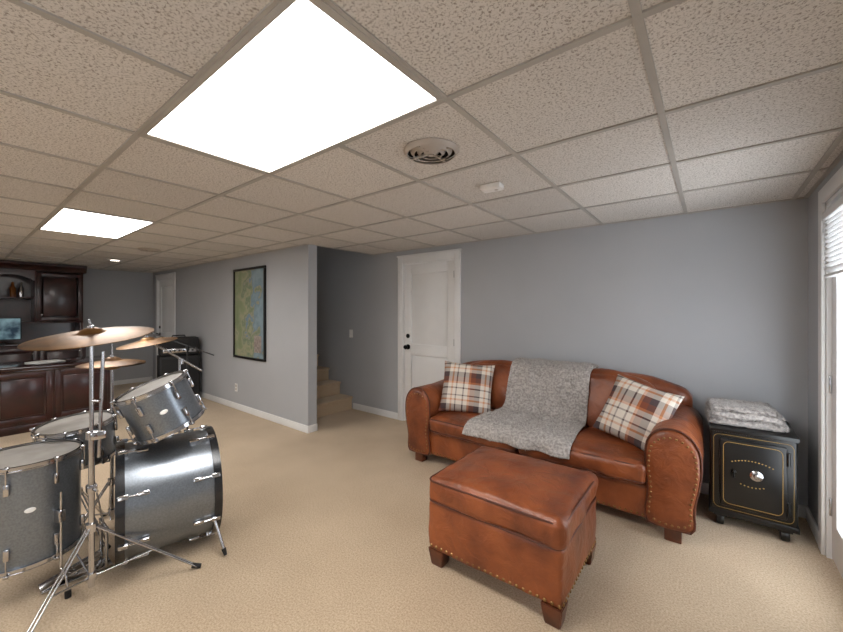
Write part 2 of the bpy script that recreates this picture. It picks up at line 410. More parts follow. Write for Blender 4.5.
# ---------------- stairs ----------------
e=empty('staircase',(-4.1,YM+0.12,0))
bm=bmesh.new(); n=12; wid=YB-YM-0.12
prof=[(0,0)]
for i in range(n):
    x=-i*0.265; z=(i+1)*0.183
    prof+= [(x,z-0.035),(x+0.018,z-0.03),(x+0.024,z-0.012),(x+0.016,z)]
    prof+= [(x-0.265,z)]
prof+=[(-n*0.265,0)]
A=[bm.verts.new((x,0.002,z)) for x,z in prof]; B=[bm.verts.new((x,wid-0.016,z)) for x,z in prof]
for i in range(len(prof)):
    j=(i+1)%len(prof); bm.faces.new((A[i],A[j],B[j],B[i]))
bm.faces.new(A[::-1]); bm.faces.new(B)
fin('carpeted_steps',bm,m_carpet,e,ang=50)
e=empty('added_stair_fill',(-5.0,3.15,4.4))  # unseen fill light, added to brighten the dark stairwell
bm=bmesh.new(); lathe(bm,[(0,-0.10),(0.07,-0.09),(0.12,-0.05),(0.14,-0.012),(0.14,-0.01),(0,-0.01)],None,28); fin('fill_dome',bm,EMIT('stair_fill_glow',(255,244,228),9.0),e)
bm=bmesh.new(); lathe(bm,[(0.0,0),(0.155,0),(0.155,-0.014),(0,-0.014)],None,28); fin('fill_base_ring',bm,m_plate,e)

# ---------------- ceiling fixtures ----------------
def panel(x0,y0):
    e=empty('ceiling_light',(x0,y0,H));  # also builds the added, unseen fill panels behind the camera
    box('diffuser',0.045,1.195,0.02,0.592,-0.004,-0.002,m_emit,e)
    bm=bmesh.new()
    for a in ((0.0,1.22,0.0,0.022),(0,1.22,0.588,0.61),(0,0.047,0.022,0.588),(1.193,1.22,0.022,0.588)): abox(bm,a[0],a[1],a[2],a[3],-0.009,-0.001,0.001)
    fin('frame',bm,m_grid,e)
for (x,y) in PANELS: panel(x,y)
def vent(x,y,R=0.135):
    e=empty('ceiling_vent',(x,y,H))
    bm=bmesh.new()
    for r in (R,R*0.76,R*0.52,R*0.28):
        lathe(bm,[(r,-0.004),(r*0.97,-0.011),(r-0.018,-0.024),(r-0.021,-0.022),(r-0.006,-0.006)],None,40,True)
    fin('louver_rings',bm,m_vent,e)
    bm=bmesh.new(); lathe(bm,[(0,-0.005),(R*0.9,-0.005),(R*0.9,-0.002)],None,40); fin('throat',bm,m_dark,e)
    bm=bmesh.new(); abox(bm,-R*0.9,R*0.9,-0.006,0.006,-0.018,-0.008); abox(bm,-0.006,0.006,-R*0.9,R*0.9,-0.018,-0.008); lathe(bm,[(0,-0.03),(0.012,-0.028),(0.012,-0.005)],None,16); fin('crossbars',bm,m_vent,e)
vent(-1.065,1.44); vent(-5.55,1.55,0.12)
e=empty('smoke_detector',(-1.06,2.06,H),0.1)
bm=bmesh.new(); abox(bm,-0.065,0.065,-0.04,0.04,-0.034,-0.002,0.008,3); abox(bm,-0.055,0.055,-0.03,0.03,-0.038,-0.03,0.003); fin('housing',bm,m_plate,e)
bm=bmesh.new(); lathe(bm,[(0,-0.004),(0.012,-0.003),(0.012,0)],Matrix.Translation((0.03,0,-0.036)),14); fin('test_button',bm,m_vent,e)
e=empty('recessed_downlight',(-7.17,1.56,H))
bm=bmesh.new(); lathe(bm,[(0.085,-0.001),(0.085,-0.007),(0.06,-0.009),(0.058,-0.001)],None,32,True); fin('trim_ring',bm,m_white,e)
bm=bmesh.new(); lathe(bm,[(0,-0.004),(0.058,-0.004),(0.058,-0.001)],None,32); fin('lamp_lens',bm,m_can,e)

# ---------------- wall items ----------------
e=empty('framed_map',(-5.03,YM,1.385))
bm=bmesh.new(); hw,hh,fw=0.435,0.635,0.032
abox(bm,-hw,hw,-0.03,-0.002,-hh,-hh+fw,0.004); abox(bm,-hw,hw,-0.03,-0.002,hh-fw,hh,0.004)
abox(bm,-hw,-hw+fw,-0.03,-0.002,-hh+fw,hh-fw,0.004); abox(bm,hw-fw,hw,-0.03,-0.002,-hh+fw,hh-fw,0.004)
fin('frame',bm,m_frame,e)
box('map_print',-hw+fw,hw-fw,-0.014,-0.01,-hh+fw,hh-fw,m_map,e)
box('inset_legend',0.14,0.33,-0.0165,-0.0145,-0.53,-0.30,MAT('legend_print',(160,152,142),0.4,c2=(126,112,108),nscale=30),e)
e=empty('light_switch',(-4.13,YB,1.09))
box('plate',-0.036,0.036,-0.007,-0.001,-0.058,0.058,m_plate,e,0.002); box('toggle',-0.006,0.006,-0.018,-0.006,-0.012,0.012,m_plate,e,0.002)
e=empty('wall_outlet',(-5.42,YM,0.31))
box('plate',-0.036,0.036,-0.007,-0.001,-0.058,0.058,m_plate,e,0.002)
bm=bmesh.new(); abox(bm,-0.017,0.017,-0.010,-0.006,0.008,0.04,0.003); abox(bm,-0.017,0.017,-0.010,-0.006,-0.04,-0.008,0.003); fin('sockets',bm,m_vent,e)

# ---------------- sofa ----------------
SW=2.25; SX=-1.175; SY=2.70
sofa=empty('leather_sofa',(SX,SY,0))
hwid=SW/2; aw=0.26
inner=hwid-aw
armp=[(0,.09),(0,.30),(-.015,.46),(-.005,.60),(.045,.675),(.125,.70),(.205,.675),(.26,.60),(.275,.49),(.262,.37),(.238,.24),(.222,.09)]
for side,nm in ((1,'arm_right'),(-1,'arm_left')):
    pr=catmull([V((a,0,b)) for a,b in armp],4)
    cen=V((0.125,0,0.36)); bm=bmesh.new(); rings=[]
    for y,sc,dz in ((0.0,0.86,0),(0.006,0.93,0),(0.02,0.98,0),(0.045,1.0,0),(0.3,1.0,0.0),(0.55,1.0,0.01),(0.80,0.99,0.02),(0.86,0.95,0.02)):
        rg=[]
        for p in pr:
            q=cen+(p-cen)*sc; q.z=max(q.z,0.085)
            q.z+=dz*(q.z/0.65)
            x=inner+q.x
            nn=0.006*noise.noise(V((q.x*7,y*7,q.z*7+side*9)))
            rg.append(bm.verts.new((side*(x+nn),y,q.z+nn)))
        rings.append(rg)
    m=len(pr)
    for i in range(len(rings)-1):
        for k in range(m): bm.faces.new((rings[i][k],rings[i][(k+1)%m],rings[i+1][(k+1)%m],rings[i+1][k]))
    bm.faces.new(rings[0]); bm.faces.new(rings[-1][::-1])
    fin(nm,bm,m_leather,sofa,ang=50)
    bm=bmesh.new()
    path=[]
    for p in pr:
        q=cen+(p-cen)*0.99; q.z=max(q.z,0.09); path.append(V((side*(inner+q.x),0.016,q.z)))
    sweep(bm,path,0.006,8,True); fin(nm+'_piping',bm,m_leather_d,sofa)
    bm=bmesh.new()
    P2=[]
    for p in pr:
        q=cen+(p-cen)*0.84; q.z=max(q.z,0.10); P2.append(V((side*(inner+q.x),0.0,q.z)))
    acc=0
    for i in range(len(P2)):
        a=P2[i]; b=P2[(i+1)%len(P2)]; L_=(b-a).length; d=0
        while acc+ (L_-d) >= 0.032:
            d+=0.032-acc; acc=0; dome(bm,a.lerp(b,d/L_),(0,-1,0),0.0075)
        acc+=L_-d
    for k in range(24): dome(bm,(side*(inner+0.236),0.06+k*0.033,0.12),(side,0,0),0.0075)
    fin(nm+'_nailheads',bm,m_nail,sofa)
softbox('seat_base',(0,0.44,0.20),(2*inner+0.02,0.80,0.22),0.025,m_leather,sofa,wr=0.004)
softbox('deck',(0,0.46,0.315),(2*inner+0.01,0.76,0.04),0.015,m_leather_d,sofa,n=6)
bm=bmesh.new()
for k in range(int(2*inner/0.033)): dome(bm,(-inner+0.02+k*0.033,0.038,0.115),(0,-1,0),0.008)
fin('rail_nailheads',bm,m_nail,sofa)
cw=inner
for s_,nm in ((-1,'seat_cushion_1'),(1,'seat_cushion_2')):
    c=(s_*cw/2,0.325,0.385); sz=(cw-0.006,0.68,0.15)
    softbox(nm,c,sz,0.05,m_leather,sofa,bulge=(0,0.014,0.03),wr=0.012,wf=5,n=30)
    bm=bmesh.new()
    for z in (0.052,-0.052):
        sweep(bm,[(c[0]+x,c[1]+y,c[2]+z) for x,y in rrect(sz[0]/2-0.008,sz[1]/2-0.006,0.05)],0.006,8,True)
    fin(nm+'_piping',bm,m_leather_d,sofa)
def topcurve(q,p):
    u=abs(q.x)/hwid
    if q.z>-0.1:
        t=max(0,(u-0.55)/0.45); q.z-= 0.12*t**2.2*min(1,(q.z+0.1)/0.2)
    return q
softbox('back_frame',(0,0.80,0.50),(SW-0.10,0.17,0.80),0.07,m_leather,sofa,wr=0.006,n=30,fn=topcurve)
for s_,nm in ((-1,'back_cushion_1'),(1,'back_cushion_2')):
    def fn(q,p,s_=s_):
        t=max(0,(s_*p.x-0.2)/0.8)
        if p.z>0: q.z-=0.09*t**2*p.z
        return q
    M=Matrix.Translation((s_*(cw/2+0.005),0.635,0.665))@rotm(x=-13)
    softbox(nm,(0,0,0),(cw+0.03,0.19,0.50),0.085,m_leather,sofa,bulge=(0,0.035,0.02),wr=0.014,wf=5,n=30,mtx=M,fn=fn)
bm=bmesh.new()
for sx in (-1,1):
    for y in (0.07,0.80): abox(bm,sx*(inner+0.13)-0.045,sx*(inner+0.13)+0.045,y-0.035,y+0.045,0,0.092,0.006)
fin('feet',bm,m_foot,sofa)

# ---------------- throw pillows ----------------
def pillow(loc,yaw,lean,spin,size=0.45,T=0.075):
    bm=bmesh.new(); n=26; g={}
    for sgn in (1,-1):
        for i in range(n+1):
            for j in range(n+1):
                u=-1+2*i/n; v=-1+2*j/n
                edge=(i in(0,n) or j in(0,n))
                if edge and sgn==-1: g[(sgn,i,j)]=g[(1,i,j)]; continue
                t=T*((1-abs(u)**2.6)*(1-abs(v)**2.6))**0.55
                k=1-0.07*(1-v*v)*abs(u)**3
                k2=1-0.07*(1-u*u)*abs(v)**3
                w=0.006*noise.noise(V((u*3,v*3,sgn*4+loc[0])))*(0 if edge else 1)
                g[(sgn,i,j)]=bm.verts.new((u*size/2*k,v*size/2*k2,sgn*(t+w)))
    for sgn in (1,-1):
        for i in range(n):
            for j in range(n):
                f=[g[(sgn,i,j)],g[(sgn,i+1,j)],g[(sgn,i+1,j+1)],g[(sgn,i,j+1)]]
                bm.faces.new(f if sgn==1 else f[::-1])
    M=Matrix.Translation(loc)@rotm(z=yaw)@rotm(x=lean)@rotm(z=spin)
    o=fin('throw_pillow',bm,m_plaid,None,None,ang=80); o.matrix_world=M
    return o
pillow((-1.82,3.03,0.69),26,66,-4,0.49)
pillow((-0.42,3.03,0.69),-12,62,-13,0.46)

# ---------------- throw blanket ----------------
def sheet(name,path,xc,w,loc,amp=0.014,thick=0.012,nu=90,wfun=None):
    P=[V((0,a,b)) for a,b in path]; L_=[0]
    for i in range(1,len(P)): L_.append(L_[-1]+(P[i]-P[i-1]).length)
    tot=L_[-1]; nv=int(tot/0.010)
    def at(s):
        for i in range(1,len(P)):
            if s<=L_[i]+1e-9:
                return P[i-1].lerp(P[i],(s-L_[i-1])/(L_[i]-L_[i-1]))
        return P[-1]
    pts=[at(tot*i/nv) for i in range(nv+1)]
    for _ in range(8): pts=[pts[0]]+[(pts[i-1]+pts[i]*2+pts[i+1])/4 for i in range(1,nv)]+[pts[-1]]
    bm=bmesh.new(); rows=[]; G=[]
    for i,p in enumerate(pts):
        d=(pts[min(i+1,nv)]-pts[max(i-1,0)]).normalized(); nrm=V((0,-abs(d.z),abs(d.y)))
        s=i/nv; row=[]; gr=[]
        ww,xo=(w,0) if wfun is None else wfun(s)
        for j in range(nu+1):
            u=-1+2*j/nu
            x=xc+xo+u*ww/2+0.02*noise.noise(V((u*2,s*5,3)))
            fold=0.4*math.sin(u*11+3*noise.noise(V((s*2,u,1))))+noise.noise(V((u*3.2,s*7,7)))
            f2=noise.noise(V((u*14,s*30,2)))*0.25
            off=amp*(fold*0.8+f2+0.85)
            drop=V((0,0.0,0))
            if i>nv*0.97: drop=V((0,0.03*noise.noise(V((u*3,0,9))),0))
            q=V((x,p.y,p.z))+nrm*off+drop
            row.append(bm.verts.new(q)); gr.append((q,nrm))
        rows.append(row); G.append(gr)
    for i in range(nv):
        for j in range(nu): bm.faces.new((rows[i][j],rows[i][j+1],rows[i+1][j+1],rows[i+1][j]))
    o=fin(name,bm,m_blanket,None,None,ang=80); o.location=loc
    md=o.modifiers.new('thick','SOLIDIFY'); md.thickness=thick; md.offset=1
    sm=[]
    for _ in range(46000):
        i=random.randrange(nv); j=random.randrange(nu); a=random.random(); b=random.random()
        q=G[i][j][0].lerp(G[i][j+1][0],a).lerp(G[i+1][j][0].lerp(G[i+1][j+1][0],a),b)
        sm.append((q+G[i][j][1]*(thick*0.7),G[i][j][1]))
    pile('pile',sm,m_blanket,o,0.018,0.0013)
    return o
def wf(s):
    if s<0.5: return (0.70,0.03)
    t=(s-0.5)/0.5; return (0.70+0.16*t,0.03-0.07*t)
sheet('throw_blanket',[(0.865,0.905),(0.83,0.922),(0.76,0.928),(0.66,0.926),(0.585,0.897),(0.535,0.80),(0.505,0.68),(0.48,0.56),(0.43,0.503),(0.34,0.494),(0.15,0.492),(0.02,0.475),(-0.030,0.44),(-0.034,0.39)],0,0.72,(SX+0.015,SY,0),wfun=wf)

# ---------------- ottoman ----------------
OX0,OX1,OY0,OY1=-1.255,-0.505,1.65,2.29
ot=empty('leather_ottoman',((OX0+OX1)/2,(OY0+OY1)/2,0))
ow,od=OX1-OX0,OY1-OY0
softbox('upholstered_base',(0,0,0.225),(ow-0.015,od-0.015,0.27),0.02,m_leather,ot,bulge=(0.008,0.008,0),wr=0.008)
softbox('top_cushion',(0,0,0.421),(ow,od,0.15),0.042,m_leather,ot,bulge=(0.008,0.008,0.022),wr=0.012,wf=5,n=36)
bm=bmesh.new()
for z in (0.473,0.363): sweep(bm,[(x,y,z) for x,y in rrect(ow/2-0.004,od/2-0.004,0.045)],0.006,8,True)
fin('piping',bm,m_leather_d,ot)
bm=bmesh.new()
for k in range(int((ow-0.05)/0.033)+1):
    for s_ in (-1,1): dome(bm,(-ow/2+0.03+k*0.0335,s_*(od/2-0.007),0.115),(0,s_,0),0.0095)
for k in range(int((od-0.05)/0.033)+1):
    for s_ in (-1,1): dome(bm,(s_*(ow/2-0.007),-od/2+0.03+k*0.0335,0.115),(s_,0,0),0.0095)
fin('nailheads',bm,m_nail,ot)
for i,(sx,sy) in enumerate(((-1,-1),(1,-1),(1,1),(-1,1))):
    bm=bmesh.new(); cx,cy=sx*(ow/2-0.055),sy*(od/2-0.055); R=[]
    for z,h in ((0,0.034),(0.004,0.036),(0.085,0.048),(0.095,0.048)):
        R.append([bm.verts.new((cx+a*h,cy+b*h,z)) for a,b in ((-1,-1),(1,-1),(1,1),(-1,1))])
    for a in range(3):
        for k in range(4): bm.faces.new((R[a][k],R[a][(k+1)%4],R[a+1][(k+1)%4],R[a+1][k]))
    bm.faces.new(R[0][::-1]); bm.faces.new(R[-1]); bmesh.ops.bevel(bm,geom=list(bm.edges),offset=0.004,segments=2,affect='EDGES')
    fin('foot_%d'%(i+1),bm,m_foot,ot)

# ---------------- safe ----------------
sx0,sx1,sy0,sy1=0.0,0.42,3.13,3.58
sf=empty('antique_safe',((sx0+sx1)/2,(sy0+sy1)/2,0)); hw=(sx1-sx0)/2; hd=(sy1-sy0)/2
bm=bmesh.new(); abox(bm,-hw,hw,-hd,hd,0.085,0.65,0.018,4); fin('body',bm,m_safe,sf)
bm=bmesh.new()
abox(bm,-hw-0.006,hw+0.006,-hd-0.006,hd+0.004,0.08,0.115,0.006); abox(bm,-hw-0.006,hw+0.006,-hd-0.006,hd+0.004,0.625,0.655,0.008)
fin('plinth_and_cornice',bm,m_safe,sf)
bm=bmesh.new(); abox(bm,-hw+0.05,hw-0.05,-hd-0.014,-hd+0.01,0.15,0.59,0.008,3); fin('door',bm,m_safe,sf)
bm=bmesh.new()
def pin(x0,x1,z0,z1,y,t=0.0014):
    r=0.03; pts=[(x,y,z) for x,z in [( (x0+x1)/2+a,(z0+z1)/2+b) for a,b in rrect((x1-x0)/2,(z1-z0)/2,r,4)]]
    sweep(bm,pts,t,5,True)
pin(-hw+0.07,hw-0.07,0.17,0.57,-hd-0.0145,0.0018); pin(-hw+0.02,hw-0.02,0.13,0.61,-hd-0.0005)
for k in range(-6,7): dome(bm,(k*0.016,-hd-0.0145,0.455+0.015*(1-(k/5)**2)),(0,-1,0),0.0045,6)
for k in range(-3,4): dome(bm,(k*0.018,-hd-0.0145,0.315-0.01*(1-(k/3)**2)),(0,-1,0),0.0045,6)
fin('gold_pinstriping',bm,m_gold,sf)
bm=bmesh.new(); Md=Matrix.Translation((0.02,-hd-0.014,0.385))@rotm(x=90)
lathe(bm,[(0,0),(0.032,0),(0.032,0.008),(0.026,0.012),(0.016,0.014),(0.014,0.03),(0.010,0.034),(0,0.035)],Md,30)
fin('combination_dial',bm,m_chrome,sf)
bm=bmesh.new(); lathe(bm,[(0,0),(0.014,0),(0.012,0.008),(0.007,0.012),(0.006,0.024),(0,0.026)],Matrix.Translation((-0.09,-hd-0.014,0.385))@rotm(x=90),20)
tube(bm,(-0.09,-hd-0.036,0.395),(-0.09,-hd-0.036,0.355),0.005,0.006)
fin('door_handle',bm,m_knob,sf)
bm=bmesh.new()
for z in (0.22,0.52): tube(bm,(hw-0.045,-hd-0.012,z-0.04),(hw-0.045,-hd-0.012,z+0.04),0.009)
fin('hinges',bm,m_safe,sf)
for i,(a,b) in enumerate(((-1,-1),(1,-1),(1,1),(-1,1))):
    bm=bmesh.new(); cx,cy=a*(hw-0.055),b*(hd-0.05)
    lathe(bm,[(0,-0.02),(0.034,-0.02),(0.038,-0.012),(0.038,0.012),(0.034,0.02),(0,0.02)],Matrix.Translation((cx,cy,0.038))@rotm(y=90),24)
    abox(bm,cx-0.035,cx+0.035,cy-0.03,cy+0.03,0.062,0.086,0.004)
    fin('caster_%d'%(i+1),bm,m_safe,sf)

# folded blanket on safe
fb=empty('folded_blanket',(0.178,3.34,0.655),math.radians(4))
smp=[]
for i,(w_,d_,t_,dx) in enumerate(((0.385,0.32,0.045,0),(0.37,0.31,0.042,-0.004),(0.33,0.28,0.035,-0.012))):
    z=sum((0.045,0.042,0.035)[:i])+t_/2+0.004
    def fz(q,p,i=i):
        q.z+=0.012*noise.noise(V((q.x*9,q.y*9,i*3.0)))*(1 if i else max(0,p.z))
        d=0.004*noise.noise(q*50); return q+V((d,d,max(d,-0.002)))
    o=softbox('fold_%d'%(i+1),(dx,0,z),(w_,d_,t_),t_*0.48,m_blanket2,fb,n=30,fn=fz)
    pl=[p for p in o.data.polygons if (i==2 or p.center.z<z+t_*0.38 or abs(p.center.x-dx)>w_*0.40 or abs(p.center.y)>d_*0.40) and not (i==0 and p.normal.z<-0.3)]
    for _ in range(6000):
        p=random.choice(pl); vs=[o.data.vertices[k].co for k in p.vertices]
        q=vs[0].lerp(vs[1],random.random()).lerp(vs[2],random.random()*0.8)
        smp.append((q.copy(),p.normal.copy()))
pile('pile',smp,m_blanket2,fb,0.014,0.0012)

# ---------------- drum kit ----------------
kit=empty('drum_kit',(-2.7,0.6,0))
K=Matrix.Translation((2.7,-0.6,0))
def kfin(name,bm,mat,ang=35):
    o=fin(name,bm,mat,kit,None,ang); o.data.transform(K); return o
def drum(pref,M,r,d,n,bass=False,hoop=None):
    hm=hoop or m_chrome
    bm=bmesh.new(); lathe(bm,[(r-0.006,-d/2+0.004),(r,-d/2+0.006),(r,d/2-0.006),(r-0.006,d/2-0.004)],M,72); kfin(pref+'_shell',bm,m_shell)
    bm=bmesh.new()
    for s_ in (1,-1):
        lathe(bm,[(0,s_*(d/2+0.002)),(r*0.6,s_*(d/2+0.002)),(r*0.985,s_*(d/2+0.001)),(r+0.002,s_*(d/2-0.012))],M,72)
    kfin(pref+'_heads',bm,m_head)
    bm=bmesh.new(); hw_=0.04 if bass else 0.022; to=0.012 if bass else 0.006
    for s_ in (1,-1):
        z0=s_*(d/2-0.012); z1=s_*(d/2-0.012+hw_)
        lathe(bm,[(r+0.003,z0),(r+0.003+to,z0),(r+0.003+to,z1),(r+0.001,z1)],M,72,True)
        if not bass:
            lathe(bm,[(r+0.003,z0-s_*0.001),(r+0.014,z0-s_*0.001),(r+0.014,z0+s_*0.003),(r+0.003,z0+s_*0.003)],M,72,True)
            lathe(bm,[(r-0.002,z1-s_*0.002),(r+0.012,z1-s_*0.002),(r+0.012,z1),(r-0.002,z1)],M,72,True)
    kfin(pref+'_hoops',bm,hm)
    bm=bmesh.new()
    for k in range(n):
        a=2*math.pi*(k+0.5)/n
        R=Matrix.Rotation(a,4,'Z')
        for s_ in (1,-1):
            zc=s_*(d/2-min(0.09,d*0.28))
            abox(bm,r,r+0.02,-0.011,0.011,zc-0.028,zc+0.028,0.006,2,M@R)
            t=bmesh.new(); tube(t,V((r+0.017,0,zc)),V((r+0.017,0,s_*(d/2+0.004))),0.0035,seg=8); merge(bm,t,M@R)
            abox(bm,r+0.0,r+0.024,-0.009,0.009,min(s_*(d/2+0.002),s_*(d/2+0.016)),max(s_*(d/2+0.002),s_*(d/2+0.016)),0.003,2,M@R)
            if bass:
                zz=s_*(d/2+0.018); abox(bm,r-0.004,r+0.026,-0.012,0.012,min(zz,zz-s_*0.045),max(zz,zz-s_*0.045),0.004,2,M@R)
    kfin(pref+'_lugs_and_rods',bm,m_chrome)
def badge(name,M,r,ang,z=0.0):
    bm=bmesh.new(); R=M@Matrix.Rotation(ang,4,'Z')@Matrix.Translation((r+0.001,0,z))@rotm(y=90)@Matrix.Diagonal((0.6,1.0,1,1))
    lathe(bm,[(0,0.003),(0.016,0.003),(0.020,0.0),(0,0.0)],R,24); kfin(name,bm,m_plate)
def tripod(name,x,y,topz,R=0.3,a0=0,hub=0.30,foot=0.10,r=0.0125,radii=None):
    bm=bmesh.new()
    tube(bm,(x,y,foot-0.05),(x,y,topz*0.62),r); tube(bm,(x,y,topz*0.60),(x,y,topz),r*0.72)
    lathe(bm,[(r,-0.02),(r*1.9,-0.018),(r*1.9,0.018),(r,0.02)],Matrix.Translation((x,y,topz*0.62)),16)
    lathe(bm,[(r,-0.025),(r*1.9,-0.02),(r*1.9,0.02),(r,0.025)],Matrix.Translation((x,y,hub)),16)
    lathe(bm,[(r,-0.02),(r*1.8,-0.018),(r*1.8,0.018),(r,0.02)],Matrix.Translation((x,y,foot)),16)
    tube(bm,(x,y,topz*0.62),(x+0.045,y+0.01,topz*0.62),0.005)
    rb=bmesh.new()
    for k in range(3):
        a=math.radians(a0+120*k); c,s_=math.cos(a),math.sin(a); RR=radii[k] if radii else R
        for off in (-0.008,0.008):
            ox,oy=-s_*off,c*off
            tube(bm,(x+c*0.02+ox,y+s_*0.02+oy,hub),(x+c*RR+ox,y+s_*RR+oy,0.018),0.0045)
        tube(bm,(x+c*0.02,y+s_*0.02,foot),(x+c*RR*0.55,y+s_*RR*0.55,hub*0.47),0.005)
        tube(rb,(x+c*(RR-0.02),y+s_*(RR-0.02),0.028),(x+c*(RR+0.02),y+s_*(RR+0.02),0.012),0.013,0.011)
    kfin(name,bm,m_chrome); kfin(name+'_rubber_feet',rb,m_rubber)
def cymbal(name,c,R,tilt,top=True):
    M=Matrix.Translation(c)@tilt
    bm=bmesh.new()
    up=[(0.006,0.034),(0.02,0.033),(0.04,0.024),(0.052,0.012),(0.06,0.009)]
    for k in range(1,9): up.append((0.06+(R-0.06)*k/8,0.009-0.020*(k/8)**1.5+(0.0008 if k%2 else 0)))
    dn=[(r_,z-0.0022) for r_,z in up[::-1]]
    lathe(bm,up+dn,M,72,True); kfin(name,bm,m_bronze,ang=50)
    bm=bmesh.new()
    lathe(bm,[(0,0.075),(0.005,0.075),(0.005,0.045),(0.014,0.043),(0.014,0.034),(0,0.034)],M,14)
    abox(bm,-0.018,0.018,-0.003,0.003,0.05,0.062,0.002,2,M)
    lathe(bm,[(0,0.02),(0.015,0.02),(0.017,-0.02),(0,-0.03)],M,14)
    kfin(name+'_wingnut',bm,m_chrome)

BA=-13
Mb=Matrix.Translation((-2.61,0.82,0.338))@rotm(z=BA)@rotm(x=-90)
drum('bass_drum',Mb,0.31,0.43,8,True,hoop=m_hoop)
bm=bmesh.new(); rb=bmesh.new()
for s_ in (1,-1):
    a=V((-2.61+s_*0.29,0.95,0.26)); b=V((-2.61+s_*0.40,0.98,0.03))
    tube(bm,a,b,0.009); tube(bm,a+V((-s_*0.02,0,0.03)),a.lerp(b,0.15),0.018,seg=14); tube(rb,a.lerp(b,0.93),b+(b-a).normalized()*0.02,0.013,0.008)
kfin('bass_drum_spurs',bm,m_chrome); kfin('bass_drum_spur_tips',rb,m_rubber)
Mt=Matrix.Translation((-2.53,0.765,0.865))@rotm(z=BA)@rotm(x=22)
drum('rack_tom',Mt,0.170,0.25,6); badge('rack_tom_badge',Mt,0.170,math.radians(0))
bm=bmesh.new(); sweep(bm,[(-2.66,0.82,0.64),(-2.66,0.82,0.80),(-2.70,0.88,0.85),(-2.66,0.90,0.86)],0.011,12); abox(bm,-2.70,-2.62,0.78,0.86,0.64,0.67,0.006); kfin('tom_mount',bm,m_chrome)
Ms=Matrix.Translation((-3.08,0.49,0.62))@rotm(x=6,y=3)
drum('snare_drum',Ms,0.178,0.22,8)
tripod('snare_stand',-3.08,0.49,0.48,0.26,20)
bm=bmesh.new()
for k in range(3):
    a=math.radians(40+120*k); sweep(bm,[(-3.08,0.49,0.46),(-3.08+0.19*math.cos(a),0.49+0.19*math.sin(a),0.49),(-3.08+0.197*math.cos(a),0.49+0.197*math.sin(a),0.53)],0.006,8)
kfin('snare_basket',bm,m_chrome)
Mf=Matrix.Translation((-2.76,0.245,0.44))
drum('floor_tom',Mf,0.205,0.48,8); badge('floor_tom_badge',Mf,0.205,math.radians(-2),0.03)
bm=bmesh.new(); rb=bmesh.new()
for k in range(3):
    a=math.radians(25+120*k); c,s_=math.cos(a),math.sin(a); R=0.232
    bx,by=-2.76,0.245
    sweep(bm,[(bx+c*R,by+s_*R,0.52),(bx+c*R,by+s_*R,0.14),(bx+c*(R+0.035),by+s_*(R+0.035),0.10),(bx+c*(R+0.045),by+s_*(R+0.045),0.03)],0.0055,10)
    tube(rb,(bx+c*(R+0.045),by+s_*(R+0.045),0.035),(bx+c*(R+0.047),by+s_*(R+0.047),0.0),0.013)
    Mk=Matrix.Translation((bx,by,0.40))@Matrix.Rotation(a,4,'Z'); abox(bm,0.203,0.245,-0.014,0.014,-0.03,0.03,0.005,2,Mk)
kfin('floor_tom_legs',bm,m_chrome); kfin('floor_tom_leg_feet',rb,m_rubber)
tripod('ride_stand',-2.39,0.43,1.31,0.42,68,hub=0.36,foot=0.12,radii=(0.44,0.36,0.36))
bm=bmesh.new(); tube(bm,(-2.375,0.455,0.70),(-2.37,0.47,1.22),0.008); abox(bm,-2.41,-2.355,0.42,0.48,0.79,0.83,0.006); tube(bm,(-2.39,0.43,0.98),(-2.34,0.45,0.98),0.006)
abox(bm,-2.41,-2.37,0.41,0.45,0.53,0.57,0.006); tube(bm,(-2.39,0.43,0.55),(-2.33,0.44,0.55),0.006)
kfin('ride_stand_clamps',bm,m_chrome)
cymbal('ride_cymbal',V((-2.39,0.43,1.305)),0.25,rotm(x=8,y=5))
tripod('hi_hat_stand',-3.10,0.66,1.12,0.24,50)
cymbal('hi_hat_top',V((-3.10,0.66,1.085)),0.178,rotm(x=1))
bm=bmesh.new(); lathe(bm,[(0.006,-0.03),(0.04,-0.02),(0.055,-0.006),(0.178,0.004),(0.178,0.006),(0.055,-0.003),(0.04,-0.017),(0.006,-0.027)],Matrix.Translation((-3.10,0.66,1.062)),72,True); kfin('hi_hat_bottom',bm,m_bronze)
bm=bmesh.new(); tube(bm,(-3.10,0.66,1.1),(-3.10,0.66,1.24),0.003); abox(bm,-3.14,-3.06,0.36,0.62,0.02,0.035,0.004); kfin('hi_hat_rod_and_pedal',bm,m_chrome)
tripod('crash_stand',-3.30,1.12,1.0,0.27,80)
bm=bmesh.new(); tube(bm,(-3.30,1.28,0.93),(-3.34,0.92,1.20),0.008); lathe(bm,[(0,-0.02),(0.02,-0.02),(0.02,0.02),(0,0.02)],Matrix.Translation((-3.30,1.13,1.02)),14); kfin('crash_boom_arm',bm,m_chrome)
cymbal('crash_cymbal',V((-3.34,0.92,1.19)),0.19,rotm(x=10))
bm=bmesh.new(); abox(bm,-2.71,-2.61,0.28,0.56,0.012,0.02,0.003); abox(bm,-2.70,-2.62,0.28,0.53,-0.004,0.004,0.003,2,Matrix.Translation((0,0,0.02))@Matrix.Translation((0,0.28,0))@rotm(x=14)@Matrix.Translation((0,-0.28,0)))
tube(bm,(-2.72,0.53,0.01),(-2.72,0.53,0.24),0.008); tube(bm,(-2.60,0.53,0.01),(-2.60,0.53,0.24),0.008); tube(bm,(-2.74,0.53,0.235),(-2.58,0.53,0.235),0.007); tube(bm,(-2.66,0.53,0.235),(-2.66,0.50,0.42),0.004)
kfin('bass_pedal',bm,m_chrome)

